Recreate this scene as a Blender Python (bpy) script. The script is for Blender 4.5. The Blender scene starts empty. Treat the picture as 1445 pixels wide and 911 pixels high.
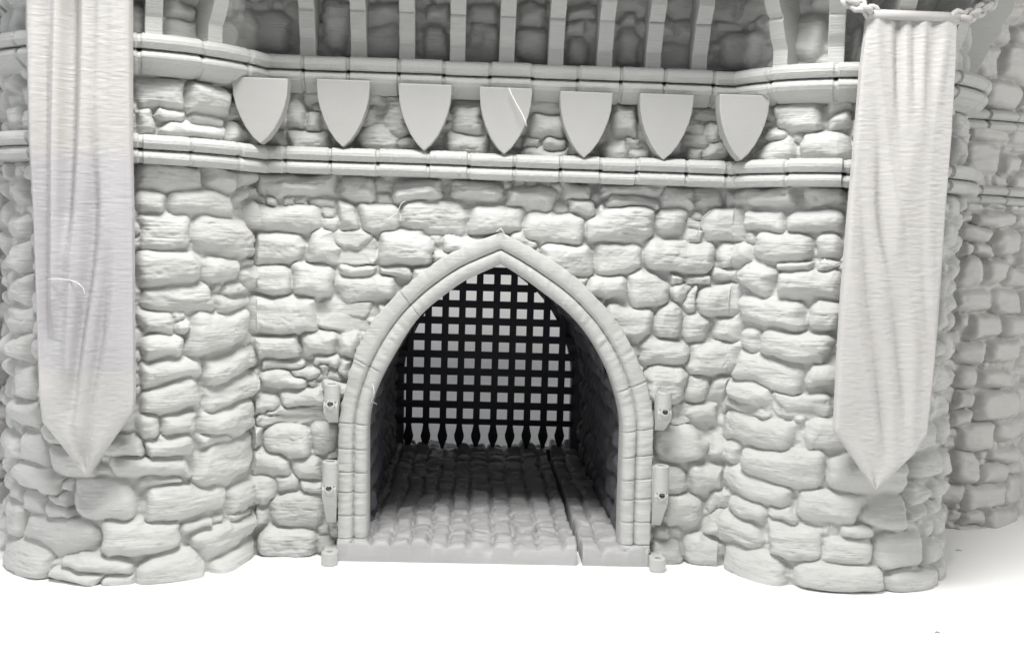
import bpy, math, random
import numpy as np
rng = np.random.default_rng(7); random.seed(7)
PI = math.pi
S = bpy.context.scene
COL = bpy.data.collections.new('Scene'); S.collection.children.link(COL)

# ------------------------------------------------------------------ camera
F, CX, CY = 1500.0, 722.5, 455.5
CAM = np.array([0.0, -15.0, 4.67])
ROLL = 0.028
v1 = np.array([668 - CX, 330 - CY, F]); v1 /= np.linalg.norm(v1)          # world +Y in camera axes (right, down, forward)
up = np.array([math.sin(ROLL), -math.cos(ROLL), 0.0]); up -= up.dot(v1) * v1; up /= np.linalg.norm(up)
rx = np.cross(v1, up); rx /= np.linalg.norm(rx)
if rx[0] < 0: rx = -rx
MC = np.stack([rx, v1, up], 1)                                              # camera <- world
def ray(px, py):
    d = MC.T @ np.array([px - CX, py - CY, F]); return d / d[1]
def at(px, py, Y):
    d = ray(px, py); return CAM + d * (Y - CAM[1])
def proj(p):
    c = (np.asarray(p) - CAM) @ MC.T
    return CX + F * c[..., 0] / c[..., 2], CY + F * c[..., 1] / c[..., 2]
import mathutils
cd = bpy.data.cameras.new('camera'); cam = bpy.data.objects.new('camera', cd); S.collection.objects.link(cam)
cd.sensor_width = 36; cd.lens = 36 * F / 1445; cd.clip_start = .1; cd.clip_end = 300
Rt, Dn, Fw = MC.T @ [1, 0, 0], MC.T @ [0, 1, 0], MC.T @ [0, 0, 1]
R = mathutils.Matrix(((Rt[0], -Dn[0], -Fw[0]), (Rt[1], -Dn[1], -Fw[1]), (Rt[2], -Dn[2], -Fw[2])))
cam.matrix_world = mathutils.Matrix.Translation(CAM.tolist()) @ R.to_4x4()
S.camera = cam

# ------------------------------------------------------------------ helpers
def tag(o, label=None, cat=None, group=None, kind=None):
    for k, v in (('label', label), ('category', cat), ('group', group), ('kind', kind)):
        if v: o[k] = v
    return o
def empty(name, loc, label, cat, group=None):
    o = bpy.data.objects.new(name, None); COL.objects.link(o); o.location = loc
    o.empty_display_size = .2
    return tag(o, label, cat, group)
def rootloc(o):
    l = mathutils.Vector((0, 0, 0))
    while o is not None: l += o.location; o = o.parent
    return l
def link(name, verts, faces, mat, parent=None, smooth=True, label=None):
    me = bpy.data.meshes.new(name)
    verts = np.asarray(verts, dtype=np.float32).reshape(-1, 3)
    if parent is not None: verts = verts - np.array(rootloc(parent), dtype=np.float32)
    if isinstance(faces, np.ndarray):
        n = len(faces)
        me.vertices.add(len(verts)); me.vertices.foreach_set('co', verts.ravel())
        me.loops.add(n * 4); me.loops.foreach_set('vertex_index', faces.astype(np.int32).ravel())
        me.polygons.add(n); me.polygons.foreach_set('loop_start', np.arange(0, n * 4, 4, dtype=np.int32))
        me.update(calc_edges=True)
    else:
        me.from_pydata(verts.tolist(), [], faces)
    me.validate()
    me.polygons.foreach_set('use_smooth', [smooth] * len(me.polygons))
    me.materials.append(mat); me.update()
    o = bpy.data.objects.new(name, me); COL.objects.link(o)
    if parent is not None: o.parent = parent
    if label: o['label'] = label
    return o
def gridfaces(nv, nu, mask=None, flip=False):
    i = np.arange(nv * nu).reshape(nv, nu)
    f = np.stack([i[:-1, :-1], i[:-1, 1:], i[1:, 1:], i[1:, :-1]], -1)
    if flip: f = f[..., ::-1]
    return f.reshape(-1, 4) if mask is None else f[mask]
def compact(P, f):
    P = P.reshape(-1, 3); used = np.zeros(len(P), bool); used[f.ravel()] = True
    idx = np.cumsum(used) - 1
    return P[used], idx[f]
class MB:
    def __init__(s): s.v = []; s.f = []
    def add(s, V, Fc):
        o = len(s.v); s.v += [tuple(map(float, p)) for p in V]; s.f += [tuple(o + i for i in q) for q in Fc]
    def box(s, x0, y0, z0, x1, y1, z1):
        V = [(x, y, z) for z in (z0, z1) for y in (y0, y1) for x in (x0, x1)]
        s.add(V, [(0, 2, 3, 1), (4, 5, 7, 6), (0, 1, 5, 4), (2, 6, 7, 3), (0, 4, 6, 2), (1, 3, 7, 5)])
    def prism(s, A, B):                                     # two matching outlines
        n = len(A); s.add(list(A) + list(B), [tuple(range(n - 1, -1, -1)), tuple(range(n, 2 * n))] + [(i, (i + 1) % n, n + (i + 1) % n, n + i) for i in range(n)])
    def tube(s, pts, r, n=8, cap=True):
        pts = [np.array(p, float) for p in pts]; rings = []
        for i, p in enumerate(pts):
            t = pts[min(i + 1, len(pts) - 1)] - pts[max(i - 1, 0)]; t /= np.linalg.norm(t) + 1e-9
            a = np.cross(t, [0.13, 0.2, 1.0]); a /= np.linalg.norm(a) + 1e-9; b = np.cross(t, a)
            rr = r[i] if hasattr(r, '__len__') else r
            rings.append([p + rr * (math.cos(2 * PI * k / n) * a + math.sin(2 * PI * k / n) * b) for k in range(n)])
        V = [q for g in rings for q in g]; Fc = []
        for i in range(len(pts) - 1):
            for k in range(n): Fc.append((i * n + k, i * n + (k + 1) % n, (i + 1) * n + (k + 1) % n, (i + 1) * n + k))
        if cap: Fc += [tuple(range(n - 1, -1, -1)), tuple(range((len(pts) - 1) * n, len(pts) * n))]
        s.add(V, Fc)
    def ring(s, c, ro, ri, z0, z1, n=28, sy=1.0):            # vertical open tube (a real hole)
        V = []; Fc = []
        for (r, z) in ((ro, z0), (ro, z1 - .012), (ro - .012, z1), (ri, z1), (ri, z0)):
            V += [(c[0] + r * math.cos(2 * PI * k / n), c[1] + sy * r * math.sin(2 * PI * k / n), z) for k in range(n)]
        for j in range(5):
            for k in range(n):
                a, b = j * n, ((j + 1) % 5) * n
                Fc.append((a + k, a + (k + 1) % n, b + (k + 1) % n, b + k))
        s.add(V, Fc)
    def build(s, name, mat, parent=None, smooth=False, label=None, bevel=0):
        o = link(name, s.v, s.f, mat, parent, smooth, label)
        if bevel:
            m = o.modifiers.new('bevel', 'BEVEL'); m.width = bevel; m.segments = 2; m.limit_method = 'ANGLE'
        return o
def noise2(nv, nu, lv, lu, seed=None, oct=1):                # smooth unit-variance noise; lv, lu = wavelengths in cells
    g = np.random.default_rng(seed) if seed is not None else rng
    out = np.zeros((nv, nu))
    for o in range(oct):
        w = g.standard_normal((nv, nu)); fv = np.fft.fftfreq(nv)[:, None]; fu = np.fft.rfftfreq(nu)[None]
        k = np.exp(-.5 * ((fv * lv / 2 ** o * 1.6) ** 2 + (fu * lu / 2 ** o * 1.6) ** 2) * 4)
        n = np.fft.irfft2(np.fft.rfft2(w) * k, s=(nv, nu)); out += n / (n.std() + 1e-9) * .5 ** o
    return out

# ------------------------------------------------------------------ materials
def nodes(name):
    m = bpy.data.materials.new(name); m.use_nodes = True; nt = m.node_tree; return m, nt, nt.nodes, nt.links, nt.nodes['Principled BSDF']
def plastic(name, col, rough=.55, var=.06, layer=.35, lscale=38, dist=.02, spec=.35, dust=0.0):
    m, nt, N, L, B = nodes(name)
    tc = N.new('ShaderNodeTexCoord')
    mp = N.new('ShaderNodeMapping'); mp.inputs['Scale'].default_value = (2.6, 2.6, lscale); L.new(tc.outputs['Object'], mp.inputs[0])
    nz = N.new('ShaderNodeTexNoise'); nz.inputs['Scale'].default_value = 1.0; nz.inputs['Detail'].default_value = 3; nz.inputs['Roughness'].default_value = .6
    L.new(mp.outputs[0], nz.inputs['Vector'])
    n2 = N.new('ShaderNodeTexNoise'); n2.inputs['Scale'].default_value = 1.3; n2.inputs['Detail'].default_value = 4
    L.new(tc.outputs['Object'], n2.inputs['Vector'])
    n3 = N.new('ShaderNodeTexNoise'); n3.inputs['Scale'].default_value = 55; n3.inputs['Detail'].default_value = 2
    L.new(tc.outputs['Object'], n3.inputs['Vector'])
    a = N.new('ShaderNodeMath'); a.operation = 'MULTIPLY_ADD'; L.new(nz.outputs['Fac'], a.inputs[0]); a.inputs[1].default_value = .6
    L.new(n2.outputs['Fac'], a.inputs[2])
    cr = N.new('ShaderNodeValToRGB'); cr.color_ramp.elements[0].position = .5; cr.color_ramp.elements[1].position = 1.1 if False else 1.0
    c0 = [c * (1 - var) for c in col]; c1 = [min(1, c * (1 + var)) for c in col]
    cr.color_ramp.elements[0].color = (*c0, 1); cr.color_ramp.elements[1].color = (*c1, 1)
    L.new(a.outputs[0], cr.inputs[0]); L.new(cr.outputs[0], B.inputs['Base Color'])
    b1 = N.new('ShaderNodeBump'); b1.inputs['Strength'].default_value = layer; b1.inputs['Distance'].default_value = dist; L.new(nz.outputs['Fac'], b1.inputs['Height'])
    b2 = N.new('ShaderNodeBump'); b2.inputs['Strength'].default_value = .18; b2.inputs['Distance'].default_value = .008; L.new(n3.outputs['Fac'], b2.inputs['Height']); L.new(b1.outputs[0], b2.inputs['Normal'])
    L.new(b2.outputs[0], B.inputs['Normal'])
    B.inputs['Roughness'].default_value = rough; B.inputs['Specular IOR Level'].default_value = spec
    return m
M_stone = plastic('grey_printed_stone', (.50, .503, .492), .6, .07, .65, 46, spec=.25)
M_far = plastic('grey_printed_stone_far', (.50, .495, .48), .5, .05, .5)
M_trim = plastic('grey_printed_trim', (.475, .48, .468), .5, .05, .6, 55)
M_flat = plastic('grey_printed_shield', (.42, .42, .41), .42, .03, .2, 60, .008)
M_cloth = plastic('grey_printed_banner', (.52, .512, .50), .45, .035, .4, 55, .012)
M_cloth2 = plastic('grey_printed_banner_banded', (.49, .485, .48), .45, .035, .4, 55, .012)
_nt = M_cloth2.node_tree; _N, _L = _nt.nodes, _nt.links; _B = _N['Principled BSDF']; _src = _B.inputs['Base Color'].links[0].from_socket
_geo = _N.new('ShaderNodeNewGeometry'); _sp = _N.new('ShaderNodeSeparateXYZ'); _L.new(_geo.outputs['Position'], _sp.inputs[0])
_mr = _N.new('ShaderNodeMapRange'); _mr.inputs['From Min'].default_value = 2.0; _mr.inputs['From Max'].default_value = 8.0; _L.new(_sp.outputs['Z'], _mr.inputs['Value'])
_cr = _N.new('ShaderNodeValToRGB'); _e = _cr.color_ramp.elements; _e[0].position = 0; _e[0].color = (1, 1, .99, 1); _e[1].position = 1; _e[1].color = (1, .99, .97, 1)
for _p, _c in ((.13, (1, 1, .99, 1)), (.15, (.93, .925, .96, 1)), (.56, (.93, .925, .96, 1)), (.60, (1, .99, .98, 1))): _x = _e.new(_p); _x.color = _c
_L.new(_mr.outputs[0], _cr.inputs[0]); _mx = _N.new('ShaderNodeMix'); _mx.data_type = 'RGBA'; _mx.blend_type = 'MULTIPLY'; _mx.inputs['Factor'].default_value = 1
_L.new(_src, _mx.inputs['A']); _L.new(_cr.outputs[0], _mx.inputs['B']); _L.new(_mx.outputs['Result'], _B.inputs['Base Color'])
M_floor = plastic('grey_printed_paving', (.385, .385, .388), .5, .08, .25, 20)
M_dark = plastic('grey_printed_tunnel_shaded', (.13, .13, .145), .55, .06, .35)  # print grey darkened, putting the tunnel's shade into the colour
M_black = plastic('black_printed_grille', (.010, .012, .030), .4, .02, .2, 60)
M_thread = plastic('pale_plastic_thread', (.8, .8, .78), .3, .02, .0)
m, nt, N, L, B = nodes('white_paper'); M_paper = m
B.inputs['Base Color'].default_value = (.88, .88, .87, 1); B.inputs['Roughness'].default_value = .8
tc = N.new('ShaderNodeTexCoord'); nz = N.new('ShaderNodeTexNoise'); nz.inputs['Scale'].default_value = .7; nz.inputs['Detail'].default_value = 6
L.new(tc.outputs['Object'], nz.inputs['Vector']); cr = N.new('ShaderNodeValToRGB')
cr.color_ramp.elements[0].color = (.85, .85, .84, 1); cr.color_ramp.elements[1].color = (.9, .9, .9, 1)
L.new(nz.outputs['Fac'], cr.inputs[0]); L.new(cr.outputs[0], B.inputs['Base Color'])

# ------------------------------------------------------------------ the paper sheet
prof = [(-24, 0), (-10, 0), (0, 0), (10, 0), (15, 0)] + [(15 + 4 * math.sin(a), 4 - 4 * math.cos(a)) for a in np.linspace(.1, PI / 2, 14)] + [(19, 9), (19, 16)]
P = np.array([[(x, y, z) for x in np.linspace(-30, 30, 21)] for (y, z) in prof])
sheet = link('white_surface', P.reshape(-1, 3), gridfaces(len(prof), 21), M_paper); tag(sheet, 'plain white paper surface under and behind the model', kind='structure')

# ------------------------------------------------------------------ plan of the gatehouse wall
DU = .016
def make_plan(pts, du, sig=.1):
    pts = np.array(pts, float); d = np.r_[0, np.cumsum(np.linalg.norm(np.diff(pts, axis=0), axis=1))]
    n = int(d[-1] / du); u = np.linspace(0, d[-1], n)
    X = np.stack([np.interp(u, d, pts[:, 0]), np.interp(u, d, pts[:, 1])], 1)
    k = int(4 * sig / du); g = np.exp(-.5 * (np.arange(-k, k + 1) * du / sig) ** 2); g /= g.sum()
    E = np.concatenate([X[0] + (np.arange(-k, 0)[:, None]) * (X[1] - X[0]), X, X[-1] + (np.arange(1, k + 1)[:, None]) * (X[-1] - X[-2])])
    X = np.stack([np.convolve(E[:, i], g, 'valid') for i in (0, 1)], 1)
    t = np.gradient(X, axis=0); t /= np.linalg.norm(t, axis=1)[:, None]
    return u, X, np.stack([t[:, 1], -t[:, 0]], 1)            # outward normal (left-to-right travel, front = -y)
LC, LR, RC, RR = (-4.73, .44), 1.65, (5.30, .62), 1.61
Y0 = .1
def arc(c, r, a0, a1, n=60): return [(c[0] + r * math.cos(math.radians(a)), c[1] + r * math.sin(math.radians(a))) for a in np.linspace(a0, a1, n)]
aL = math.degrees(math.asin((LC[1] - Y0) / LR)); aR = math.degrees(math.asin((RC[1] - Y0) / RR))
front = [(LC[0] - LR, 2.6)] + arc(LC, LR, 180, 360 - aL) + arc(RC, RR, 180 + aR, 360) + [(RC[0] + RR, 2.6)]
U, PL, NR = make_plan(front, DU)
NU = len(U); ULEN = U[-1]
def plan_at(u):
    return np.array([np.interp(u, U, PL[:, 0]), np.interp(u, U, PL[:, 1])]), np.array([np.interp(u, U, NR[:, 0]), np.interp(u, U, NR[:, 1])])
def hit(px, py, plan, off=.08):                              # where the photo ray meets the wall: (u, z)
    u, X, Nn = plan; Q = X + Nn * off; d = ray(px, py)
    s = (Q[:, 0] - CAM[0]) - d[0] * (Q[:, 1] - CAM[1])
    k = np.where(s[:-1] * s[1:] <= 0)[0]
    if len(k) == 0: return None
    k = k[np.argmin(Q[k, 1])]; f = s[k] / (s[k] - s[k + 1] + 1e-12)
    yy = Q[k, 1] + f * (Q[k + 1, 1] - Q[k, 1])
    return u[k] + f * (u[1] - u[0]), CAM[2] + d[2] * (yy - CAM[1])

# ------------------------------------------------------------------ stones traced from the picture (tile origin, scale, boxes x0 y0 x1 y1 [tilt])
TILES = [
 (0, 0, 3.01, [(560,335,780,450),(780,355,985,480),(560,455,645,560),(655,460,780,512,5),(670,515,960,600),(800,485,950,540,8),
   (1215,380,1290,540),(1285,480,1370,555),(1220,560,1420,640),(570,700,870,800,4),(570,800,725,890),(735,805,1030,915),(990,810,1050,860),(1110,815,1165,860),
   (1085,735,1445,835),(870,705,1000,810,12),(60,300,110,400),(60,450,110,560),(60,745,120,860)]),
 (480, 0, 3.01, [(190,405,300,580),(80,545,245,640),(245,590,330,640),(475,420,620,570),(440,570,640,660),(810,480,960,590),(760,630,975,680),(780,590,860,630),(880,590,960,640),
   (1150,450,1270,580),(1100,600,1225,690),(1230,635,1320,690),(0,750,150,850),(215,770,450,860),(470,775,680,850),(690,790,900,900),(960,850,1090,915),(1115,835,1375,890),
   (1380,800,1500,900),(1100,785,1400,830)]),
 (965, 0, 3.01, [(385,420,580,550,-6),(610,465,720,545,-8),(600,405,720,460),(505,550,715,680),(300,600,480,685,-12),(345,540,440,600),(80,510,145,600),(40,455,140,500),
   (0,620,70,690),(75,600,200,690,8),(160,800,500,870),(510,790,690,870),(1135,480,1200,600),(1125,590,1170,700),(1105,810,1170,900)]),
 (0, 300, 3.01, [(575,-10,820,165),(830,20,1060,180,8),(1045,-30,1350,80),(570,168,850,312),(860,182,1020,300),(1080,82,1300,222),(1310,82,1595,215),(1030,225,1235,330),
   (1235,217,1420,355),(950,288,1050,350),(915,355,1055,422),(590,312,910,428),(1065,342,1345,520),(1350,370,1595,500),(575,430,735,515,4),(740,465,805,510),(810,430,1050,590,-6),
   (590,520,800,620,-3),(580,620,870,720,-4),(860,590,1095,700,-18),(1075,525,1275,615),(1285,505,1425,610),(1110,620,1290,662),(1320,610,1460,665),(1100,670,1300,755,6),(1230,665,1390,715),
   (590,715,850,850,-8),(865,690,1100,815,-12),(1195,750,1380,830),(1050,770,1190,870),(845,820,1075,975,-4),(1080,835,1385,890),(590,850,690,965),
   (55,0,135,110),(60,120,140,260),(60,270,145,385),(50,392,140,530),(65,532,150,650),(75,655,160,790),(50,800,180,903)]),
 (0, 580, 3.01, [(695,0,835,105),(1080,-20,1385,45,-3),(840,85,1015,152,-5),(610,105,815,183),(475,185,825,290),(820,130,1080,310,-14),(575,284,775,320),(320,290,568,460),(572,312,965,450,-5),
   (960,285,1160,405,-4),(1060,60,1110,160),(1120,45,1315,205),(1320,40,1430,185),(1070,165,1230,280),(1240,188,1370,290),(1260,290,1370,345),(1140,340,1370,490),(1160,265,1255,330),
   (970,410,1065,460),(1075,400,1135,490),(760,460,895,497),(775,465,1090,590,-9),(430,450,762,600),(120,445,415,595,6),(35,375,115,540),(195,405,320,465),(110,340,195,450),(200,350,300,400),
   (65,225,265,345,8),(260,300,320,345),(35,85,100,225),(95,90,208,240),(210,150,420,285),(420,120,600,185),(30,230,70,330),(60,310,110,390),(55,540,220,695),(275,600,575,680,5),
   (225,655,445,725,6),(450,690,580,742),(580,590,865,737),(870,580,1095,695,-6),(1095,495,1345,632),(1350,535,1430,600),(20,500,50,605)]),
 (480, 300, 3.01, [(-20,-40,65,78),(75,-40,268,88),(275,-40,548,92),(558,-30,780,88),(785,10,1035,145,4),(1045,-30,1345,130),(1355,-25,1470,112),(-45,78,150,222),(165,90,395,222),(440,95,620,165),
   (390,165,520,215),(0,227,150,265),(165,227,300,265),(300,230,400,290),(-20,265,265,370),(-95,372,150,500),(160,390,230,440),(-10,510,80,610),(0,610,60,700),(860,125,1070,280),(720,100,850,150,15),
   (1080,130,1290,272),(1300,130,1590,252),(1035,280,1215,375),(1220,260,1397,390,6),(1400,270,1450,300),(1400,302,1500,385),(1115,382,1325,550),(1330,390,1455,530),(1270,540,1500,645),
   (1285,645,1475,812),(1400,818,1500,910),(-100,640,-50,720)]),
 (965, 300, 3.01, [(75,-20,247,130),(255,-15,420,75),(430,-15,680,85,-3),(140,122,288,250),(290,78,545,205),(562,85,675,202),(400,207,545,250,5),(565,210,670,262),(0,270,112,305,-5),
   (120,230,230,290,8),(230,215,390,355,12),(405,258,680,362),(0,312,55,415),(60,310,228,440),(230,360,522,500),(532,372,670,492),(0,420,105,545),(120,415,240,555),
   (245,500,322,605),(325,500,645,638),(10,547,240,680,-5),(205,608,508,750,6),(515,640,650,745),(0,675,102,805),(105,690,190,810),(185,715,368,860,6),(372,765,632,865),
   (1085,10,1125,110),(1125,20,1160,140),(1065,255,1120,350),(1120,260,1155,370),(1055,360,1110,520),(1105,360,1145,430),(1110,430,1140,500),(1045,540,1090,620),(1090,505,1160,640),
   (1040,640,1070,740),(1075,650,1145,750),(1035,770,1110,880),(1110,770,1150,870)]),
 (905, 560, 2.676, [(110,28,310,107),(50,112,242,245),(245,135,375,240,5),(310,0,480,72),(490,5,715,70),(300,72,592,208,4),(610,80,790,220),(1000,100,1105,235),(380,195,692,345,5),(50,255,162,385),(170,248,308,372),
   (300,292,578,400,6),(700,235,1000,370,5),(590,358,828,485,3),(840,385,1000,490),(82,375,222,500),(245,345,330,440,10),(330,390,470,465),(470,400,582,472),(240,440,452,570,10),
   (452,472,682,618,5),(755,485,870,530),(690,530,875,632),(880,500,1050,640),(40,545,158,637),(165,510,310,645,6),(308,568,562,706,7),(578,620,922,738,3),(925,640,1080,735),(45,500,110,545),
   (1080,0,1125,80),(1125,0,1170,70),(1110,80,1170,175),(1010,215,1140,305),(1150,190,1175,300)]),
]
FAR = [(965, 300, 3.01, [(1165,0,1225,50),(1230,0,1385,70),(1390,0,1465,70),(1165,60,1290,125),(1300,75,1415,175),(1165,130,1215,190),(1220,130,1310,185),(1155,195,1270,325),(1270,190,1365,310),
   (1370,230,1465,315),(1145,330,1310,420),(1310,320,1415,430),(1420,330,1500,430),(1145,425,1215,495),(1215,435,1345,530),(1350,435,1465,530),(1145,540,1280,640),(1280,540,1415,630),(1145,655,1240,750),
   (1245,655,1370,750),(1370,655,1440,700),(1395,720,1470,850),(1140,760,1225,820),(1230,760,1400,880),(1140,830,1225,900)]),
 (965, 0, 3.01, [(1180,605,1345,742),(1340,655,1410,750),(1270,335,1415,472),(1240,190,1340,335),(1338,198,1480,350),(1420,355,1480,450),(1300,80,1380,200),(1205,530,1380,600),(1385,550,1470,610)]),
 (905, 560, 2.676, [(1200,90,1320,200),(1325,70,1430,160),(1305,185,1400,245),(1170,200,1270,330),(1270,250,1370,330),(1375,240,1410,290),(1215,335,1365,425),(1365,290,1425,400),(1210,430,1290,490),
   (1190,480,1300,520),(1305,420,1405,512),(1410,370,1465,470),(1410,180,1460,290)])]

def stone_list(tiles, plan, zlo=0, zhi=99):
    out = []
    for ox, oy, s, bx in tiles:
        for b in bx:
            x0, y0, x1, y1 = [b[0] / s + ox, b[1] / s + oy, b[2] / s + ox, b[3] / s + oy]
            xm, ym = (x0 + x1) / 2, (y0 + y1) / 2
            c = hit(xm, ym, plan)
            if c is None: c = hit(xm - 6 if xm > 700 else xm + 6, ym, plan)
            if c is None: continue
            l, r = hit(x0, ym, plan), hit(x1, ym, plan)
            hu = max((c[0] - l[0]) if l else 0, (r[0] - c[0]) if r else 0, .05)
            if l and r and abs(r[0] - l[0]) < 1.6: hu = (r[0] - l[0]) / 2; c = ((l[0] + r[0]) / 2, c[1])
            hu = min(hu, .6)
            py_ = np.interp(c[0], plan[0], plan[1][:, 1])
            hz = (y1 - y0) / 2 * (py_ - .08 - CAM[1]) / F
            out.append([c[0], c[1], hu, hz, -math.radians(b[4]) if len(b) > 4 else rng.normal(0, .02)])
    return out

def fill_stones(st, ulen, zmin, zmax, row=(.22, .4), wid=(.32, .75), dart=True, forbid=None, g=random.Random(3)):
    c = .03; nu, nv = int(ulen / c) + 1, int((zmax - zmin) / c) + 1
    occ = np.zeros((nv, nu), np.float32)
    if forbid is not None:
        uu, zz = np.meshgrid(np.arange(nu) * c, zmin + np.arange(nv) * c); occ[forbid(uu, zz)] = 1
    def mark(s, k=1.0):
        a, b = int((s[0] - s[2] * k) / c), int((s[0] + s[2] * k) / c) + 1; d, e = int((s[1] - zmin - s[3] * k) / c), int((s[1] - zmin + s[3] * k) / c) + 1
        occ[max(d, 0):max(e, 0), max(a, 0):max(b, 0)] = 1
    for s in st: mark(s)
    z = zmin
    while z < zmax:
        h = g.uniform(*row); u = -g.uniform(0, .3)
        while u < ulen:
            w = g.uniform(*wid); zj = z + g.uniform(-.03, .03)
            i0, i1, j0, j1 = max(int(u / c), 0), int((u + w) / c) + 1, max(int((zj - zmin) / c), 0), int((zj + h - zmin) / c) + 1
            blk = occ[j0:j1, i0:i1]
            if blk.size and blk.mean() < .14:
                s = [u + w / 2, zj + h / 2, w / 2, h / 2 * g.uniform(.9, 1.05), g.gauss(0, .04)]
                st.append(s); mark(s); u += w
            else: u += .06 if blk.size else w
        z += h
    if dart:
        for (w, h) in ((.42, .24), (.3, .2), (.34, .12), (.2, .15), (.14, .11)):
            wi, hi = max(1, int(w / c)), max(1, int(h / c))
            for it in range(260):
                I = np.zeros((nv + 1, nu + 1)); I[1:, 1:] = occ.cumsum(0).cumsum(1)
                A = (I[hi:, wi:] - I[:-hi, wi:] - I[hi:, :-wi] + I[:-hi, :-wi]) / (wi * hi)
                k = np.argwhere(A < .12)
                if len(k) == 0: break
                for q in (k[g.randrange(len(k))],):
                    s = [(q[1] + wi / 2) * c, zmin + (q[0] + hi / 2) * c, w / 2 * g.uniform(.95, 1.2), h / 2 * g.uniform(.95, 1.2), g.gauss(0, .09)]
                    s.append(.62); st.append(s); mark(s)
    return st

def relief(st, us, zs, H=(.15, .22), seed=1, warp=.022, soft=1.0):
    nv, nu = len(zs), len(us); du, dz = us[1] - us[0], zs[1] - zs[0]; g = np.random.default_rng(seed)
    UU, ZZ = np.meshgrid(us, zs)
    wu = warp * noise2(nv, nu, .30 / dz, .34 / du, seed + 1) + warp * .42 * noise2(nv, nu, .09 / dz, .11 / du, seed + 2)
    wz = warp * noise2(nv, nu, .26 / dz, .34 / du, seed + 3) + warp * .42 * noise2(nv, nu, .08 / dz, .12 / du, seed + 4)
    B1 = np.full((nv, nu), -.3); B2 = np.full((nv, nu), -.3); ID = np.zeros((nv, nu), int)
    par = []
    for i, s in enumerate(st):
        cu, cz, hu, hz, an = s[:5]; small = s[5] if len(s) > 5 else 1.0
        m = .16; E = max(hu, hz) * (1 + abs(math.sin(an))) + m
        a, b = np.searchsorted(us, [cu - E, cu + E]); d, e = np.searchsorted(zs, [cz - hz - hu * abs(math.sin(an)) - m, cz + hz + hu * abs(math.sin(an)) + m])
        sz = min(hu, hz); 
        par.append((g.uniform(*H) * small * min(1, .5 + sz * 3.4), max(.06, min(.17, sz * 1.0)) * soft, cu, cz, g.normal(0, .06), g.normal(0.0, .09), sz, hz))
        if b - a < 2 or e - d < 2: continue
        x = UU[d:e, a:b] - cu + wu[d:e, a:b]; z = ZZ[d:e, a:b] - cz + wz[d:e, a:b]
        ca, sa = math.cos(an), math.sin(an); x, z = x * ca + z * sa, -x * sa + z * ca
        x = x + g.normal(0, .10) * z; z = z * (1 + g.normal(0, .10) * x / hu) + g.normal(0, .03) * x
        r = sz * g.uniform(.5, .95)
        qx, qz = np.abs(x) - (hu + .012 - r), np.abs(z) - (hz + .012 - r)
        # a smooth super-ellipse corner
        sd = r - np.hypot(np.maximum(qx, 0), np.maximum(qz, 0)) - np.minimum(np.maximum(qx, qz), 0)
        # occasionally knock a corner off with a slanted cut
        for _ in range(int(g.integers(0, 5) > 2) + int(g.integers(0, 5) > 3)):
            th = g.uniform(0, 2 * PI); nx, nz_ = math.cos(th), math.sin(th)
            sd = np.minimum(sd, (abs(nx) * hu + abs(nz_) * hz) * g.uniform(.72, .98) - (x * nx + z * nz_))
        b1, b2, idv = B1[d:e, a:b], B2[d:e, a:b], ID[d:e, a:b]
        top = sd > b1
        b2[:] = np.where(top, b1, np.maximum(b2, sd)); b1[:] = np.where(top, sd, b1); idv[:] = np.where(top, i, idv)
    par = np.array(par)
    eff = np.minimum(B1, (B1 - B2) * .5 + .004)
    Hh, W, cu, cz, tu, tz, sz, hz = [par[:, k][ID] for k in range(8)]
    e = np.clip(eff / W, 0, 1)
    p = np.where(eff > 0, (1 - (1 - e) ** 2.2) ** .62, 0)
    lum = .014 * noise2(nv, nu, .22 / dz, .38 / du, seed + 5) + .006 * noise2(nv, nu, .07 / dz, .2 / du, seed + 6)
    fac = np.abs(noise2(nv, nu, .3 / dz, .5 / du, seed + 9)) * -.012 + .008
    chip = noise2(nv, nu, .03 / dz, .05 / du, seed + 12); chip = -.007 * np.clip(chip - .9, 0, 1.5) + .0022 * noise2(nv, nu, .014 / dz, .03 / du, seed + 13)
    h = p * (Hh + chip + tu * (UU - cu) + tz * (ZZ - cz) + lum + fac)
    out = np.clip(-eff, 0, .1)
    mort = .02 + .012 * noise2(nv, nu, .06 / dz, .09 / du, seed + 7) - out * .5
    h = np.where(eff > 0, np.maximum(h, mort * (1 - p)), mort)
    return h
def streaks(nv, nu, dz, du, seed, amp=.0030):
    a = noise2(nv, nu, .006 / dz, .13 / du, seed); b = noise2(nv, nu, .012 / dz, .07 / du, seed + 1)
    g = np.clip(noise2(nv, nu, .5 / dz, .6 / du, seed + 2) * .5 + .8, .15, 2)
    return amp * g * (a + .6 * b)

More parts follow.
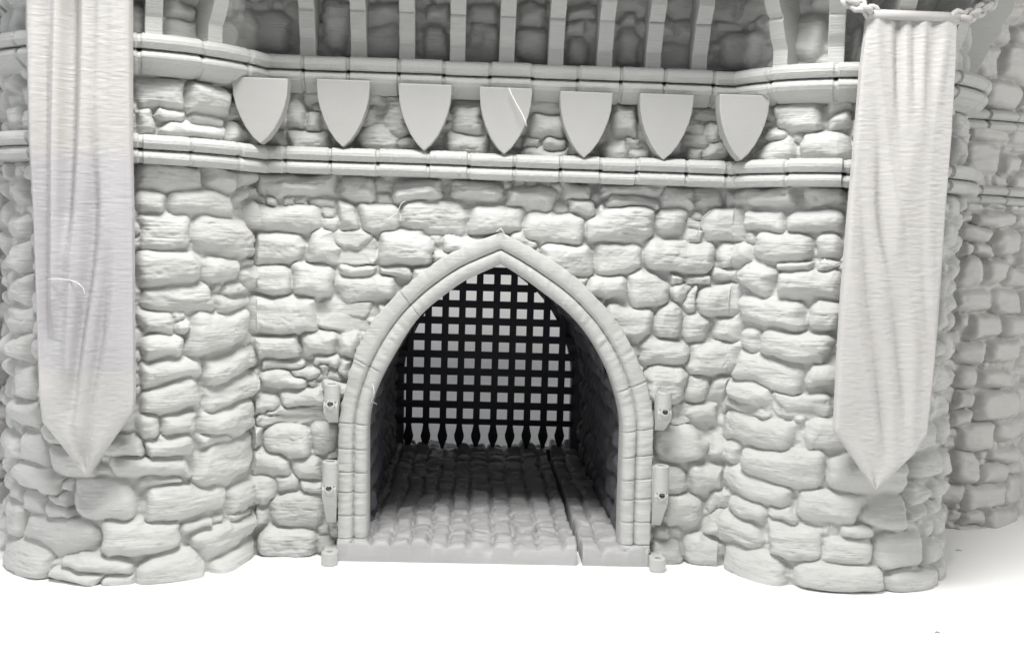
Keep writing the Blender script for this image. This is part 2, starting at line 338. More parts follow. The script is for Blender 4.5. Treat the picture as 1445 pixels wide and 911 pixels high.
# ------------------------------------------------------------------ arch outlines (photo points carried onto the face of the surround)
YA = -.16
OL = [(476,797),(476,720),(476,643),(478,594),(482,568),(490,533),(500,500),(513,471),(530,446),(547,427),(566,409),(590,388),(613,371),(636,357),(659,346),(684,336),(707,328)]
OR_ = [(707,328),(732,340),(752,351),(772,363),(793,376),(812,390),(829,406),(845,423),(861,440),(875,459),(888,480),(899,503),(908,525),(915,546),(920,570),(923,594),(921,653),(919,720),(917,797)]
IL = [(518,797),(518,720),(518,640),(518,599),(524,566),(540,529),(563,489),(576,468),(590,449),(606,433),(623,420),(639,408),(656,396),(683,384),(707,373)]
IR_ = [(707,373),(732,388),(749,400),(766,413),(781,424),(796,436),(811,450),(825,466),(838,484),(849,503),(858,521),(865,539),(872,561),(877,582),(880,602),(878,660),(876,720),(874,797)]
def resamp(pts, n, w=None):
    P = np.array([at(x, y, YA)[[0, 2]] for x, y in pts]); d = np.r_[0, np.cumsum(np.linalg.norm(np.diff(P, axis=0), axis=1))]
    q = np.linspace(0, d[-1], n); P = np.stack([np.interp(q, d, P[:, k]) for k in (0, 1)], 1)
    for _ in range(6):
        P[1:-1] = .25 * P[:-2] + .5 * P[1:-1] + .25 * P[2:]
    return P
def full(Lp, Rp, iL, iR):
    a = resamp(Lp[:iL + 1], 44); b = resamp(Lp[iL:], 110); c = resamp(Rp[:iR + 1], 110); d = resamp(Rp[iR:], 44)
    return np.concatenate([a, b[1:], c[1:], d[1:]])
AO = full(OL, OR_, 3, 15); AI = full(IL, IR_, 3, 14)
for A in (AO, AI):                                           # ease the join of jamb and arch, keep the point at the apex sharp
    ap = 43 + 109
    for _ in range(14):
        B_ = A.copy(); B_[1:-1] = .25 * A[:-2] + .5 * A[1:-1] + .25 * A[2:]; B_[ap - 2:ap + 3] = A[ap - 2:ap + 3]; A[:] = B_
ARC = np.concatenate([[0], np.cumsum(np.linalg.norm(np.diff((AO + AI) / 2, axis=0), axis=1))])
def inside(poly, x, z):
    r = np.zeros(x.shape, bool); n = len(poly)
    for i in range(n):
        (x0, z0), (x1, z1) = poly[i], poly[(i + 1) % n]
        if z0 == z1: continue
        c = ((z0 > z) != (z1 > z)) & (x < (x1 - x0) * (z - z0) / (z1 - z0) + x0); r ^= c
    return r
MID = (AO * .55 + AI * .45); holepoly = np.concatenate([MID, [[MID[-1, 0], -1], [MID[0, 0], -1]]])

# ------------------------------------------------------------------ the gatehouse
GH = empty('gatehouse', (.25, 0, 0), 'grey plastic model gatehouse of rough stones with a pointed arch between two round towers', 'model castle')
Z_SEAM, Z_TOP = 5.41, 7.0
plan = (U, PL, NR)
zs = np.arange(0, Z_TOP + .01, DU)
st = stone_list(TILES, plan)
def forb(uu, zz):
    x = np.interp(uu, U, PL[:, 0]); y = np.interp(uu, U, PL[:, 1])
    return (inside(holepoly, x, zz) & (y < .2)) | ((zz > 5.45) & (zz < 5.77)) | (zz > 6.75)
st = fill_stones(st, ULEN, 0, Z_TOP, forbid=forb)
h = relief(st, U, zs, seed=11)
h += streaks(len(zs), NU, DU, DU, 41)
ZZ = np.repeat(zs[:, None], NU, 1)
tow = np.clip((Y0 - PL[:, 1]) / .5, 0, 1); tow = np.maximum(tow, (PL[:, 1] > Y0 + .05) * 1.0); 
tow = np.convolve(np.pad(tow, 30, 'edge'), np.ones(61) / 61, 'valid')
flare = .11 * np.clip(1 - ZZ / 1.5, 0, 1) ** 2 * tow[None]
D = h + flare
WX = PL[None, :, 0] + NR[None, :, 0] * D; WY = PL[None, :, 1] + NR[None, :, 1] * D
P = np.stack([WX, WY, ZZ], -1)
# face masks
fx = PL[:-1, 0][None] + 0 * ZZ[:-1, :-1]; fz = ZZ[:-1, :-1]; fy = PL[:-1, 1][None] + 0 * fz
hole = inside(holepoly, fx, fz) & (fy < .2)
low = (fz < Z_SEAM) & ~hole; hi = fz >= Z_SEAM
f = gridfaces(len(zs), NU, low); V, f = compact(P, f); link('lower_wall', V, f, M_stone, GH)
P2 = P.copy(); P2[..., 1] += 0
f = gridfaces(len(zs), NU, hi); V, f = compact(P2, f); link('frieze_wall', V, f, M_stone, GH)

# side and back of the building (seen only from the side)
def side_wall(x, sgn):
    du = .04; us = np.arange(0, 4.3, du); z2 = np.arange(0, 8.7, du)
    s = fill_stones([], 4.3, 0, 8.7, dart=False); hh = relief(s, us, z2, seed=51 + sgn)
    UU, Z2 = np.meshgrid(us, z2)
    Pp = np.stack([x + sgn * hh, 2.55 + UU, Z2], -1)
    link('side_wall', Pp.reshape(-1, 3), gridfaces(len(z2), len(us), flip=sgn < 0), M_stone, GH)
side_wall(LC[0] - LR, -1); side_wall(RC[0] + RR, 1)

# upper wall in the shade behind the brackets
us2 = np.linspace(0, ULEN, int(ULEN / .024)); zs2 = np.arange(6.98, 8.75, .024)
s2 = stone_list([(965, 0, 3.01, [(440,60,610,255),(150,130,340,300),(700,90,745,270),(580,220,700,300)]), (0, 0, 3.01, [(1050,50,1250,215),(1360,20,1500,220),(700,90,860,200),(700,0,850,85)]),
   (600, 0, 4.817, [(0,20,160,130),(0,180,165,420),(280,20,500,150),(280,160,370,270),(370,170,500,430),(620,20,840,160),(610,180,835,430),(960,20,1170,150),(950,150,1090,240),(955,255,1120,440),(1320,60,1445,180),(1290,190,1500,460)])], plan)
s2 = fill_stones(s2, ULEN, 6.98, 8.75, (.3, .5), (.4, .8))
h2 = relief(s2, us2, zs2, H=(.12, .18), seed=71) - .03
X2 = np.stack([np.interp(us2, U, PL[:, k]) for k in (0, 1)], 1); N2 = np.stack([np.interp(us2, U, NR[:, k]) for k in (0, 1)], 1)
P = np.stack([X2[None, :, 0] + N2[None, :, 0] * h2, X2[None, :, 1] + N2[None, :, 1] * h2, np.repeat(zs2[:, None], len(us2), 1)], -1)
link('upper_wall', P.reshape(-1, 3), gridfaces(len(zs2), len(us2)), M_stone, GH)

# moulded ledges swept round the plan, with block joints
def ledge(name, prof_, planx, mat, parent, jn, seed, ua=0, ub=None, jog=.012):
    u, X, Nn = planx; ub = ub if ub is not None else u[-1]; g = np.random.default_rng(seed)
    us = [ua]; ids = [0]; j = 0; x = ua
    gap = .034
    while x < ub:
        w = g.uniform(*jn); x1 = min(x + w, ub)
        inner = np.linspace(x + gap, x1 - gap, max(3, int((x1 - x) / .03)))
        for q in inner: us.append(q); ids.append(j)
        us += [x1 - .012, x1 + .012]; ids += [-1, -1]; x = x1; j += 1
    us = np.array(us); ids = np.array(ids); js = g.normal(0, 1, (j + 2, 3)) * [jog, jog * .5, .3]
    pr = np.array(prof_); cen = pr.mean(0); n = len(pr)
    rings = []
    for q, i in zip(us, ids):
        p = np.array([np.interp(q, u, X[:, 0]), np.interp(q, u, X[:, 1])]); nn = np.array([np.interp(q, u, Nn[:, 0]), np.interp(q, u, Nn[:, 1])])
        pp = pr.copy()
        if i < 0:
            pp[:, 0] = np.where(pr[:, 0] > .1, pr[:, 0] - .03, pr[:, 0]); pp[:, 1] = cen[1] + (pr[:, 1] - cen[1]) * .9
        else:
            k = pr[:, 0] > .1
            pp[k, 0] += js[i, 0]; pp[k, 1] += js[i, 1]
            pp[k] += g.normal(0, .0012, (k.sum(), 2))
        rings.append([(p[0] + nn[0] * a, p[1] + nn[1] * a, b) for a, b in pp])
    V = np.array(rings); nr = len(us)
    idx = np.arange(nr * n).reshape(nr, n); nx = np.roll(idx, -1, 1)
    fc = np.stack([idx[:-1], idx[1:], nx[1:], nx[:-1]], -1).reshape(-1, 4)[:, ::-1]
    o = link(name, V.reshape(-1, 3), fc.copy(), mat, parent, smooth=False)
    m = o.modifiers.new('bevel', 'BEVEL'); m.width = .006; m.segments = 2; m.limit_method = 'ANGLE'; m.angle_limit = math.radians(35)
    return o
def roll(z0, z1, out, cove=None):
    p = [(0, z1), (out - .075, z1), (out - .02, z1 - .035), (out, z1 - .07), (out, z0 + .07), (out - .03, z0 + .02), (out - .06, z0)]
    if cove: p += [(out - .13, z0 - cove * .5), (out - .24, z0 - cove)]; p += [(0, z0 - cove)]
    else: p += [(0, z0)]
    return p
ledge('string_course', roll(6.825, 7.01, .44), plan, M_trim, GH, (.56, .72), 1)
ledge('string_course', roll(6.65, 6.815, .40, .12), plan, M_trim, GH, (.56, .72), 1)
ledge('string_course', roll(5.605, 5.785, .40), plan, M_trim, GH, (.5, .7), 3)
ledge('string_course', roll(5.425, 5.595, .37), plan, M_trim, GH, (.5, .7), 3)

# curved brackets carrying the parapet
RP = [(.0, 6.99), (.33, 6.99), (.335, 7.22), (.36, 7.27), (.42, 7.36), (.50, 7.555), (.50, 7.585), (.485, 7.60), (.50, 7.615), (.56, 7.66), (.66, 7.80), (.69, 7.95), (.80, 8.10), (.84, 8.28), (.93, 8.42), (.98, 8.64), (.0, 8.64)]
RP = [(a, b) for a, b in RP]
def rib(u, w=.21):
    p, n = plan_at(u); t = np.array([-n[1], n[0]]); mb = MB(); jit = rng.normal(0, .006, len(RP))
    A = [(p[0] + n[0] * (a + j * (a > .1)) - t[0] * w / 2, p[1] + n[1] * (a + j * (a > .1)) - t[1] * w / 2, b) for (a, b), j in zip(RP, jit)]
    B_ = [(x + t[0] * w, y + t[1] * w, z) for x, y, z in A]
    mb.prism(A, B_); return mb.build('bracket_rib', M_trim, GH, bevel=.012)
def u_for(px, out, z):
    Q = np.stack([PL[:, 0] + NR[:, 0] * out, PL[:, 1] + NR[:, 1] * out, np.full(NU, z)], 1); x, y = proj(Q)
    vis = (NR[:, 1] < .05); e = np.abs(x - px) + (~vis) * 1e4; return U[np.argmin(e)]
rib_us = [u_for(px, .45, 7.4) for px in (60, 130, 219, 312, 432, 505, 575, 646, 716, 786, 856, 926, 992, 1096, 1182, 1275)]
rib_us = [rib_us[0] - .75] + rib_us + [rib_us[-1] + .70, ] 
uR = U[np.argmax(PL[:, 0] > RC[0] + RR * .995)]
rib_us += [uR + .05]
for u in rib_us: rib(u)
# parapet above the frame: it shades the brackets
ledge('shade_parapet', [(-.2, 8.64), (1.3, 8.64), (1.35, 8.72), (1.35, 8.9), (1.25, 8.95), (1.25, 9.7), (.9, 9.7), (.9, 9.05), (-.2, 9.05)], plan, M_trim, GH, (.8, 1.2), 9)
ring = [(x, y) for x, y in PL[::20]] + [(RC[0] + RR, 6.85), (LC[0] - LR, 6.85)]
mb = MB(); mb.prism([(x, y, 8.7) for x, y in ring], [(x, y, 8.9) for x, y in ring]); mb.build('roof_deck', M_stone, GH)

mb = MB(); mb.box(-3.2, -1.78, 8.66, 3.75, -1.2, 9.6); mb.build('shade_parapet', M_trim, GH, bevel=.03)  # beam added out of view to shade the recess and the shields
# shields
def shield(x0, x1, yt, tx, ty, Y=-.30, rz=0):
    a, b, c = at(x0, yt, Y), at(x1, yt, Y), at(tx, ty, Y)
    w = (b[0] - a[0]) / 2; H = (a[2] + b[2]) / 2 - c[2]; cx, cz = (a[0] + b[0]) / 2, (a[2] + b[2]) / 2
    rs = [(-w, 0), (-w * .99, -.12 * H), (-w * .96, -.27 * H), (-w * .87, -.43 * H), (-w * .73, -.59 * H), (-w * .52, -.76 * H), (-w * .27, -.90 * H), (0, -H)]
    out = rs + [(-p, q) for p, q in rs[-2::-1]]
    ca, sa = math.cos(rz), math.sin(rz); mb = MB()
    def W(p, q, d): 
        tl = .07 * (1 + q / H)                                   # the top edge leans out a little
        yy = d - tl; return (cx + p * ca - yy * sa, Y + .05 + p * sa + yy * ca, cz + q)
    mb.prism([W(p, q, -.07) for p, q in out][::-1], [W(p, q, .20) for p, q in out][::-1])
    return mb.build('shield', M_flat, GH, bevel=.014)
for a in ((329, 408, 111, 369, 203, -.58), (448, 523, 114, 486, 208), (563, 638, 120, 600, 213), (677, 751, 125, 712, 218), (790, 864, 131, 823, 223), (902, 978, 134, 938, 226), (1014, 1085, 135, 1048, 227, -.58)): shield(*a)

# arch surround: swept moulding
FR = [(0, .12), (0, -.14), (.02, -.16), (.05, -.168), (.22, -.170), (.38, -.168), (.42, -.155), (.50, -.115), (.53, -.075), (.555, -.075), (.57, -.125), (.60, -.14), (.68, -.15), (.80, -.145), (.90, -.12), (.96, -.085), (1.0, -.03), (1.0, .30)]
n = len(AO); rows = []
cut = []; g = np.random.default_rng(5)
for zz in (.33, .66, .98, 1.29, 1.60, 1.98): cut += [ARC[np.argmin(np.abs(AO[:150, 1] - zz) )], ARC[160 + np.argmin(np.abs(AO[160:, 1] - zz))]]
tt = np.linspace(0, ARC[-1], 900); cut += [ARC[43] + .85, ARC[-44] - .55, ARC[43] + 1.9]
ov = np.interp(tt, ARC, AO[:, 0]), np.interp(tt, ARC, AO[:, 1]); iv = np.interp(tt, ARC, AI[:, 0]), np.interp(tt, ARC, AI[:, 1])
ln = noise2(len(tt), len(FR), 4, 3, 77) * .004
P = np.zeros((len(tt), len(FR), 3))
for k, (fr, y) in enumerate(FR):
    dd = np.min(np.abs(tt[:, None] - np.array(cut)[None]), 1); gr = .026 * np.exp(-(dd / .009) ** 2)
    yy = y + (gr + ln[:, k]) * (y < .1)
    x = ov[0] * (1 - fr) + iv[0] * fr; z = ov[1] * (1 - fr) + iv[1] * fr
    if k in (0, 1): 
        x = x + ln[:, k] * 2
    P[:, k] = np.stack([x, yy, z], 1)
P[:, :, 2] = np.maximum(P[:, :, 2], .2)
link('arch_surround', P.reshape(-1, 3), gridfaces(len(tt), len(FR)), M_trim, GH)

# tunnel: side walls and vault in low relief stone
per = np.r_[0, np.cumsum(np.linalg.norm(np.diff(AI, axis=0), axis=1))]; tl = per[-1]
us3 = np.linspace(0, tl, 420); ys3 = np.arange(.25, 6.6, .03)
s3 = fill_stones([], 6.4, 0, tl, (.3, .45), (.35, .7), dart=False)      # u = depth, z = perimeter
h3 = relief(s3, ys3 - .25, us3, H=(.09, .13), seed=91)
ix, iz = np.interp(us3, per, AI[:, 0]), np.interp(us3, per, AI[:, 1])
tx, tz = np.gradient(ix), np.gradient(iz); tn = np.hypot(tx, tz); nx_, nz_ = tz / tn, -tx / tn    # pointing into the opening
off = h3 - .14
P = np.stack([ix[:, None] + nx_[:, None] * off, np.repeat(ys3[None], len(us3), 0), iz[:, None] + nz_[:, None] * off], -1)
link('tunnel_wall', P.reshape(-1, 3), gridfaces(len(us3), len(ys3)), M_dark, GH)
# rear wall with its own arch
k = 1 - .055
cx0 = (AI[0, 0] + AI[-1, 0]) / 2
RA = np.stack([cx0 + (AI[:, 0] - cx0) * k - .02, AI[:, 1] * .99], 1)[::6]
def ringpt(p):
    d = np.array([p[0] - cx0, p[1] - 1.5]); d /= np.linalg.norm(d)
    t = min((6.6 / abs(d[0])) if abs(d[0]) > 1e-6 else 1e9, ((8.7 - 1.5) / d[1]) if d[1] > 1e-6 else ((1.5) / -d[1] if d[1] < -1e-6 else 1e9)); return (cx0 + d[0] * t, 1.5 + d[1] * t)
RB = [ringpt(p) for p in RA]
V = []; 
for y in (6.5, 6.8): V += [(a, y, b) for a, b in RA] + [(a, y, b) for a, b in RB]
m_ = len(RA); Fc = []
for i in range(m_ - 1):
    Fc += [(i, i + 1, m_ + i + 1, m_ + i), (3 * m_ + i, 3 * m_ + i + 1, 2 * m_ + i + 1, 2 * m_ + i), (2 * m_ + i, 2 * m_ + i + 1, i + 1, i)]
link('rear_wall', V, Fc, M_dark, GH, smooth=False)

# floor slabs with cobbles
def slab(x0, x1, seed, ylen=6.98, y0=-.20):
    du = .02; xs = np.arange(x0, x1 + .001, du); xs[-1] = x1; ys = np.arange(0, ylen, du)
    g = random.Random(seed); s = []; x = x0 - .05
    while x < x1:
        w = g.uniform(.24, .36); y = .02 - g.uniform(0, .2)
        while y < ylen:
            l = g.uniform(.28, .62); s.append([x - x0 + w / 2, y + l / 2, w / 2 * .96, l / 2 * .97, g.gauss(0, .02)]); y += l
        x += w
    hh = relief(s, xs - x0, ys, H=(.08, .13), seed=seed, warp=.018, soft=.6) + .006 * noise2(len(ys), len(xs), 4, 6, seed + 31)
    back = np.clip((ys - 6.35) / .12, 0, 1)[:, None] * (.10 + .05 * noise2(len(ys), len(xs), 14, 14, seed + 40))
    XX, YY = np.meshgrid(xs, ys + y0); edge = np.clip(ys / .07, 0, 1)[:, None] ** .5
    Z = .185 + (hh + .0) * (.35 + .65 * edge) + np.maximum(back, 0)
    P = np.stack([XX, YY, Z], -1)
    f = gridfaces(len(ys), len(xs)); nV = P.shape[0] * P.shape[1]; idx = np.arange(nV).reshape(len(ys), len(xs))
    V = P.reshape(-1, 3); B_ = V.copy(); B_[:, 2] = .0
    per_ = [idx[0, ::-1], idx[:, 0], idx[-1, :], idx[::-1, -1]]; ff = [f]
    for q in per_: ff.append(np.stack([q[:-1], q[1:], q[1:] + nV, q[:-1] + nV], -1))
    Vc, fc = compact(np.concatenate([V, B_]), np.concatenate(ff))
    return link('floor_slab', Vc, fc, M_floor, GH)
slab(AO[0, 0] - .01, 1.60, 21); slab(1.69, AO[-1, 0] - .03, 33)

mb = MB(); mb.box(1.55, 6.42, 0, 1.75, 6.72, .33); mb.box(1.55, .5, 0, 1.75, 6.41, .06); mb.build('slab_gap_dark', M_dark, GH)  # dark strip added under the slab gap, shade put into its colour
# hinge sockets beside the arch
def socket(px, py0, py1, py2, side):
    Y = -.36; a, b, c = at(px, py0, Y), at(px, py1, Y), at(px, py2, -.15)
    r = .105; o = MB()
    o.ring((a[0], Y), r, .062, b[2], a[2])
    o.build('x', M_trim, None) if False else None
    w = .10; x = a[0]
    A = [(x - w, Y - .055, b[2] + .01), (x - w, Y - .09, b[2] - .05), (x - w, Y - .06, b[2] - .16), (x - w, -.10, c[2]), (x - w, .1, c[2] + .0), (x - w, .1, a[2] - .06), (x - w, Y + .05, a[2] - .06), (x - w, Y + .05, b[2] + .01)]
    B_ = [(p[0] + 2 * w * .98, p[1], p[2]) for p in A]
    # taper of the bracket towards its foot
    A = [(p[0] + (.03 if i == 3 else 0), p[1], p[2]) for i, p in enumerate(A)]; B_ = [(p[0] - (.03 if i == 3 else 0), p[1], p[2]) for i, p in enumerate(B_)]
    o.prism(A, B_)
    ob = o.build('hinge_socket', M_trim, GH, bevel=.008)
    q = MB()                                                     # rim of the pin hole in the lower knuckle: a real collar standing proud
    q.ring((x, 0), .064, .042, 0, .07, 20); V = []
    for (vx, vy, vz) in q.v:
        dx, dy = vx - x, vy; V.append((vx, Y - .062 - vz * .8 + dy * .35, b[2] - .055 + dy * .9 + vz * .5))
    link('pin_hole', V, q.f, M_trim, ob, smooth=False)
    q = MB(); q.tube([(x, Y - .07, b[2] - .06), (x, Y - .09, b[2] - .045)], .043, 16); q.build('hole', M_black, ob)  # black disc closing the collar, painted for the dark inside of a hole
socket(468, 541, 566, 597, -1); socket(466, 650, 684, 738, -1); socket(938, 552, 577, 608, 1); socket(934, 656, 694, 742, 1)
def eyelet(px, py):
    Y = -.36; a = at(px, py, Y); o = MB(); o.ring((a[0], Y), .115, .045, .004, .19); o.box(a[0] - .10, Y + .06, .004, a[0] + .10, .1, .17); o.build('hinge_socket', M_trim, GH, bevel=.006)
eyelet(465, 785); eyelet(928, 792)

# rear corner towers of the same model
def rear_tower(c, r, a0, a1, tiles, seed, shift=0, label=None):
    planx = make_plan(arc(c, r, a0, a1, 80), .024, .05); u = planx[0]
    z2 = np.arange(0, 9.0, .024)
    s = stone_list(tiles, planx) if tiles else []
    s = fill_stones(s, u[-1], 0, 9, (.26, .42), (.35, .62), forbid=lambda uu, zz: ((zz > 5.45) & (zz < 5.65)) | ((zz > 6.6) & (zz < 6.85)))
    hh = relief(s, u, z2, H=(.18, .25), seed=seed, soft=.85) + streaks(len(z2), len(u), .024, .024, seed + 3, .002)
    X, Nn = planx[1], planx[2]
    P = np.stack([X[None, :, 0] + Nn[None, :, 0] * hh, X[None, :, 1] + Nn[None, :, 1] * hh, np.repeat(z2[:, None], len(u), 1)], -1)
    t = link('rear_tower', P.reshape(-1, 3), gridfaces(len(z2), len(u)), M_far, GH, label=label)
    ledge('string_course', roll(6.77, 6.93, .24), planx, M_trim, t, (.45, .6), seed); ledge('string_course', roll(6.61, 6.76, .21, .08), planx, M_trim, t, (.45, .6), seed)
    ledge('string_course', roll(5.56, 5.71, .24), planx, M_trim, t, (.45, .6), seed + 1); ledge('string_course', roll(5.42, 5.55, .21), planx, M_trim, t, (.45, .6), seed + 1)
rear_tower((7.9, 4.35), 2.1, 235, 390, FAR, 121); rear_tower((-7.6, 4.65), 2.0, 150, 305, [], 141)

# ------------------------------------------------------------------ portcullis
YP = 6.3
PC = empty('portcullis', at(685, 632, YP).tolist(), 'black lattice portcullis with spiked feet closing the far end of the arched tunnel', 'portcullis')
bx = [577.8, 602.2, 626, 649.5, 673.2, 697.3, 721.1, 744.6, 768, 791.2]; by = [594.9, 571.5, 548, 525, 501, 477.3, 453.5, 429.7, 405.7, 382]
def slope(x, y): return x + (595 - y) * .0
for px in bx:
    p = at(px, 597, YP); q = at(px + 2.2 + (px - 685) * .008, 380, YP); w = .067; mb = MB(); xc = (p[0] * 2 + q[0]) / 3 + .0
    mb.box(xc - w, YP - .05, p[2], xc + w, YP + .05, q[2]); o = mb.build('upright_bar', M_black, PC, bevel=.006)
    t = at(px, 633, YP)[2]; z0 = p[2] + .002; Hh = z0 - t
    sh = [(-.055, 0), (-.06, .12), (-.075, .28), (-.10, .46), (-.09, .6), (-.05, .8), (-.028, .97), (0, 1.0), (.028, .97), (.05, .8), (.09, .6), (.10, .46), (.075, .28), (.06, .12), (.055, 0)]
    mb = MB(); mb.prism([(xc + a, YP - .045, z0 - b * Hh) for a, b in sh][::-1], [(xc + a, YP + .045, z0 - b * Hh) for a, b in sh][::-1]); mb.build('spike', M_black, o, bevel=.012)
for i, py in enumerate(by):
    z = at(690, py, YP)[2]; w = .058 if i == 0 else .073; xl, xr = (-1.62, 2.12) if i < 6 else (-1.5, 2.0)
    if i == 6: xl, xr = -1.3, 1.8
    if i == 7: xl, xr = -1.05, 1.6
    if i == 8: xl, xr = -.8, 1.3
    if i == 9: xl, xr = -.35, .95
    mb = MB(); mb.box(xl, YP - .035, z - w, xr, YP + .035, z + w); mb.build('cross_bar', M_black, PC, bevel=.006)

# ------------------------------------------------------------------ banners
def banner(name, label, Y, edgeL, edgeR, tip, folds, y0, seed, sway, fa=.62, fw=1.25, mat=None):
    yT = tip[1]; NYr, NX = 420, 110
    ys = np.linspace(y0, yT - .4, NYr); xl = np.interp(ys, [p[1] for p in edgeL], [p[0] for p in edgeL]); xr = np.interp(ys, [p[1] for p in edgeR], [p[0] for p in edgeR])
    s = np.linspace(0, 1, NX)
    PX = xl[:, None] * (1 - s) + xr[:, None] * s; PY = np.repeat(ys[:, None], NX, 1)
    d = np.zeros(PX.shape)
    for (path, w, a) in folds:
        py = [p[1] for p in path]; px = np.interp(PY[:, 0], py, [p[0] for p in path]); 
        kk = np.exp(-.5 * (np.arange(-60, 61) / 24.) ** 2); kk /= kk.sum(); px = np.convolve(np.pad(px, 60, 'reflect', reflect_type='odd'), kk, 'valid')
        am = np.interp(PY[:, 0], [py[0] - 110, py[0] + 30, py[-1], py[-1] + 80], [0, 1, 1, 0]) if path[0][1] > y0 + 5 else np.interp(PY[:, 0], [py[-1], py[-1] + 60], [1, 0])
        d += fa * a * am[:, None] * np.exp(-np.abs((PX - px[:, None]) / (w * fw)) ** 1.8)
    d += .02 * noise2(NYr, NX, 150, 22, seed) + .0016 * noise2(NYr, NX, .5, 6, seed + 1)
    vfade = np.clip(np.minimum((PX - xl[:, None]), (xr[:, None] - PX)) / 5, 0, 1) ** .5
    d = d * (.35 + .65 * vfade) + .015 * vfade
    DX = MC.T @ np.array([0, 0, 1]); 
    dx = (PX - CX)[..., None] * Rt + (PY - CY)[..., None] * Dn + F * Fw; dx = dx / dx[..., 1:2]
    base = CAM + dx * (Y - CAM[1])
    front_ = base.copy(); front_[..., 1] -= d + .0; front_[..., 1] += sway(PY)
    bk = base.copy(); bk[..., 1] += .11; bk[..., 1] += sway(PY)
    nV = NYr * NX; idx = np.arange(nV).reshape(NYr, NX)
    ff = [gridfaces(NYr, NX, flip=True), gridfaces(NYr, NX) + nV]
    for q in (idx[0], idx[::-1, 0], idx[-1, ::-1], idx[:, -1]): ff.append(np.stack([q[:-1], q[1:], q[1:] + nV, q[:-1] + nV], -1))
    V = np.concatenate([front_.reshape(-1, 3), bk.reshape(-1, 3)])
    root = empty(name, (float(base[-1, 0, 0]), Y, float(base[-1, 0, 2])), label, 'banner', 'banners hanging on the two front towers')
    o = link('cloth', V, np.concatenate(ff), mat or M_cloth, root)
    m = o.modifiers.new('edge', 'EDGE_SPLIT'); m.split_angle = math.radians(50)
    return root
zero = lambda y: 0 * y
BL = banner('hanging_banner', 'long folded grey banner hanging on the left tower, its top running out of view', -1.75,
    [(33, -60), (37, 0), (41, 200), (47, 300), (52, 450), (56, 560), (60, 595), (122, 672)], [(184, -60), (184, 0), (184, 200), (186, 300), (187, 450), (188, 560), (186, 580), (122, 672)], (122, 672),
    [([(84, -60), (83, 60), (80, 200), (78, 300), (76, 420)], 5, .075), ([(122, -60), (121, 60), (119, 200), (108, 330), (98, 520)], 6, .08), ([(104, -60), (101, 200), (97, 300)], 8, -.06),
     ([(48, -60), (48, 300), (58, 560)], 7, .045), ([(146, -60), (142, 200), (150, 330), (128, 470), (108, 600)], 7, .075), ([(140, 260), (132, 380), (116, 470), (104, 540)], 7, -.08),
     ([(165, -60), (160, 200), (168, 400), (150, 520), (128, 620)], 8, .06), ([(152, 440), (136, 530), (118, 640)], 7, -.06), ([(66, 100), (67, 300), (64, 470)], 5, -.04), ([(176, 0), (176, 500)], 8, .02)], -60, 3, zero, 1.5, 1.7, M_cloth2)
BR = banner('hanging_banner', 'tapering grey banner hanging from two chains on the right tower, its top edge in view', -1.60,
    [(1226, 19), (1216, 100), (1208, 200), (1199, 300), (1189, 420), (1183, 520), (1179, 608), (1236, 691)], [(1351, 24), (1348, 100), (1342, 200), (1334, 300), (1326, 420), (1318, 520), (1308, 612), (1290, 640), (1236, 691)], (1236, 691),
    [([(1236, 34), (1238, 90), (1246, 150), (1252, 240), (1262, 300)], 6, .06), ([(1257, 34), (1256, 90), (1258, 120)], 5, .065), ([(1278, 34), (1278, 90), (1277, 120)], 5, .065), ([(1305, 34), (1299, 100), (1298, 140)], 5, .06),
     ([(1337, 34), (1325, 100), (1312, 200), (1306, 320), (1316, 430)], 7, .075), ([(1290, 200), (1262, 320), (1262, 420), (1258, 560)], 9, .03), ([(1247, 130), (1262, 300), (1290, 480), (1286, 600)], 7, .06),
     ([(1200, 380), (1212, 480), (1238, 620)], 7, .06), ([(1214, 300), (1226, 440), (1248, 600)], 6, -.06), ([(1228, 300), (1250, 460), (1262, 610)], 7, .055), ([(1240, 300), (1258, 420), (1276, 560)], 6, -.055),
     ([(1316, 160), (1300, 320), (1306, 500)], 7, -.04), ([(1268, 34), (1268, 110)], 5, -.04), ([(1290, 34), (1288, 110)], 5, -.04), ([(1315, 34), (1309, 100)], 7, -.04)], 19, 8, zero, .75, 1.45)
# rod and chains of the right banner
pa, pb = at(1225, 20, -1.62), at(1353, 25, -1.62)
mb = MB(); mb.tube([pa, (pa + pb) / 2, pb], .062, 12); mb.build('top_rod', M_cloth, BR, smooth=True)
def chain(pts, parent, r=.055, seed=1, name='chain'):
    g = np.random.default_rng(seed); pts = np.array(pts); d = np.r_[0, np.cumsum(np.linalg.norm(np.diff(pts, axis=0), axis=1))]; mb = MB(); q = 0; i = 0
    while q < d[-1]:
        c = np.array([np.interp(q, d, pts[:, k]) for k in range(3)]); c2 = np.array([np.interp(q + .05, d, pts[:, k]) for k in range(3)]); t = c2 - c; t /= np.linalg.norm(t) + 1e-9
        a = np.cross(t, [0, 1, .1]); a /= np.linalg.norm(a); b = np.cross(t, a); ang = (i % 2) * PI / 2 + g.normal(0, .35); w = a * math.cos(ang) + b * math.sin(ang)
        lp = [c + g.normal(0, .006, 3) + t * math.cos(k) * .085 + w * math.sin(k) * .065 for k in np.linspace(0, 2 * PI, 15)]
        mb.tube(lp, .038, 7, cap=False); q += .098; i += 1
        if g.random() < .5: mb.tube([c, c + g.normal(0, .05, 3)], [.022, .008], 5)
    return mb.build(name, M_cloth, parent, smooth=True)
chain([at(1230, 18, -1.62), at(1214, 9, -1.66), at(1196, 4, -1.6), at(1186, -40, -1.5), at(1180, -120, -1.3)], BR, seed=4)
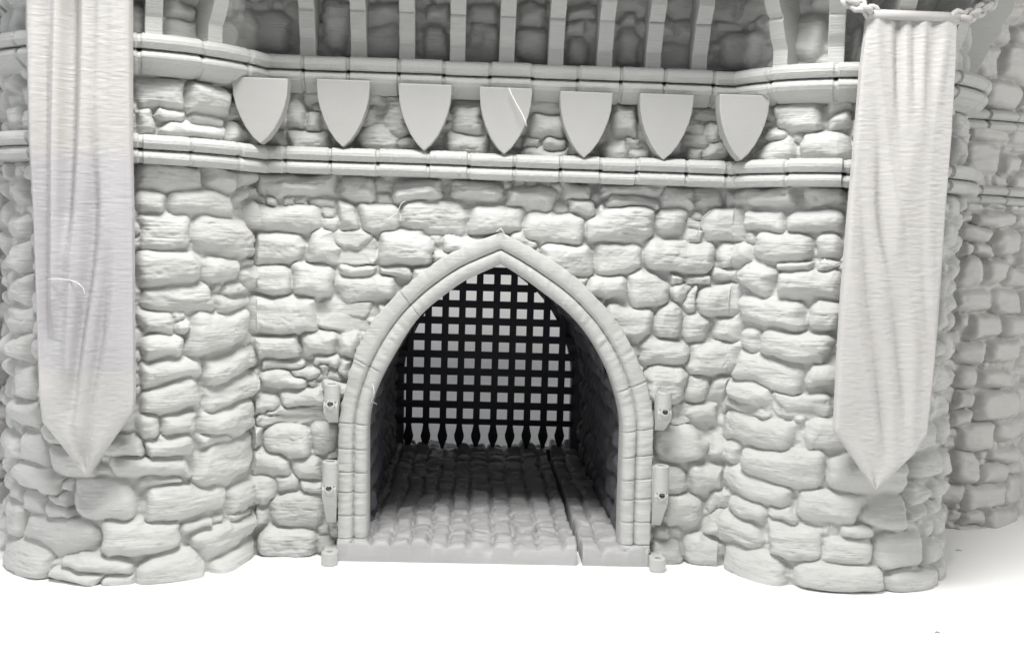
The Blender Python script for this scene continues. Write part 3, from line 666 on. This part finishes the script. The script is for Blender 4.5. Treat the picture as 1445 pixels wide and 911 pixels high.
chain([at(1350, 24, -1.62), at(1365, 25, -1.58), at(1385, 14, -1.5), at(1403, 0, -1.42), at(1430, -70, -1.2)], BR, seed=6)

# ------------------------------------------------------------------ stray printing threads
def thread(pts, Y, parent, r=.007, mat=M_thread):
    P = [at(x, y, Y + (c[0] if c else 0)) for x, y, *c in pts]; mb = MB(); mb.tube(P, r, 6); mb.build('stray_thread', mat, parent, smooth=True)
thread([(718, 124), (722, 134), (729, 147), (737, 161), (741, 170), (743, 178)], -.47, GH, .008)
thread([(67, 394), (80, 393), (98, 395), (110, 399), (118, 407), (120, 418)], -1.90, BL, .005)
thread([(540, 312), (551, 307), (560, 300), (567, 286), (572, 284)], -.2, GH, .004)
thread([(526, 540), (528, 556), (524, 566), (532, 570)], -.14, GH, .0035); thread([(522, 560), (529, 552), (527, 545)], -.14, GH, .003)
thread([(984, 333), (987, 322), (992, 306), (1003, 297)], -.2, GH, .006, M_far)
thread([(1163, 365), (1170, 372), (1180, 375), (1188, 373)], -1.2, GH, .006)
thread([(700, 327), (707, 322), (712, 330)], -.2, GH, .006)
def crumb(px, py, w, label):
    d = ray(px, py); p = CAM + d * (-CAM[2] / d[2]); mb = MB(); mb.tube([(p[0] - w, p[1], .012), (p[0], p[1] + .02, .016), (p[0] + w, p[1] - .01, .011)], [.006, .012, .005], 6)
    o = mb.build('plastic_crumb', M_far, None, smooth=True); tag(o, label, 'crumb')
crumb(1353, 777, .05, 'tiny grey crumb on the white surface behind the foot of the right tower')
crumb(1323, 893, .03, 'tiny grey crumb on the white surface near the bottom right corner')

# ------------------------------------------------------------------ light
W = bpy.data.worlds.new('World'); S.world = W; W.use_nodes = True
bg = W.node_tree.nodes['Background']; bg.inputs[0].default_value = (.93, .96, 1.0, 1); bg.inputs[1].default_value = .18
def lamp(name, loc, target, size, power, col):
    l = bpy.data.lights.new(name, 'AREA'); l.shape = 'RECTANGLE'; l.size, l.size_y = size; l.energy = power; l.color = col
    o = bpy.data.objects.new(name, l); S.collection.objects.link(o); o.location = loc
    v = mathutils.Vector(target) - mathutils.Vector(loc); o.rotation_euler = v.to_track_quat('-Z', 'Y').to_euler(); return o
lamp('softbox_key', (-1.5, -8.5, 18.5), (0, 0, 2.5), (7, 4), 4800, (1, .985, .96))
lamp('fill_right', (19, -7, 9), (9, 3, 4), (5, 5), 1150, (1, .98, .95))  # fill lamp added to brighten the right rear tower
lamp('fill_left', (-19, -8, 9), (-8, 3, 4), (5, 5), 1000, (.97, .98, 1))  # fill lamp added to brighten the left rear tower
S.view_settings.view_transform = 'Standard'; S.view_settings.look = 'None'; S.view_settings.exposure = 0; S.view_settings.gamma = 1
S.cycles.use_denoising = True
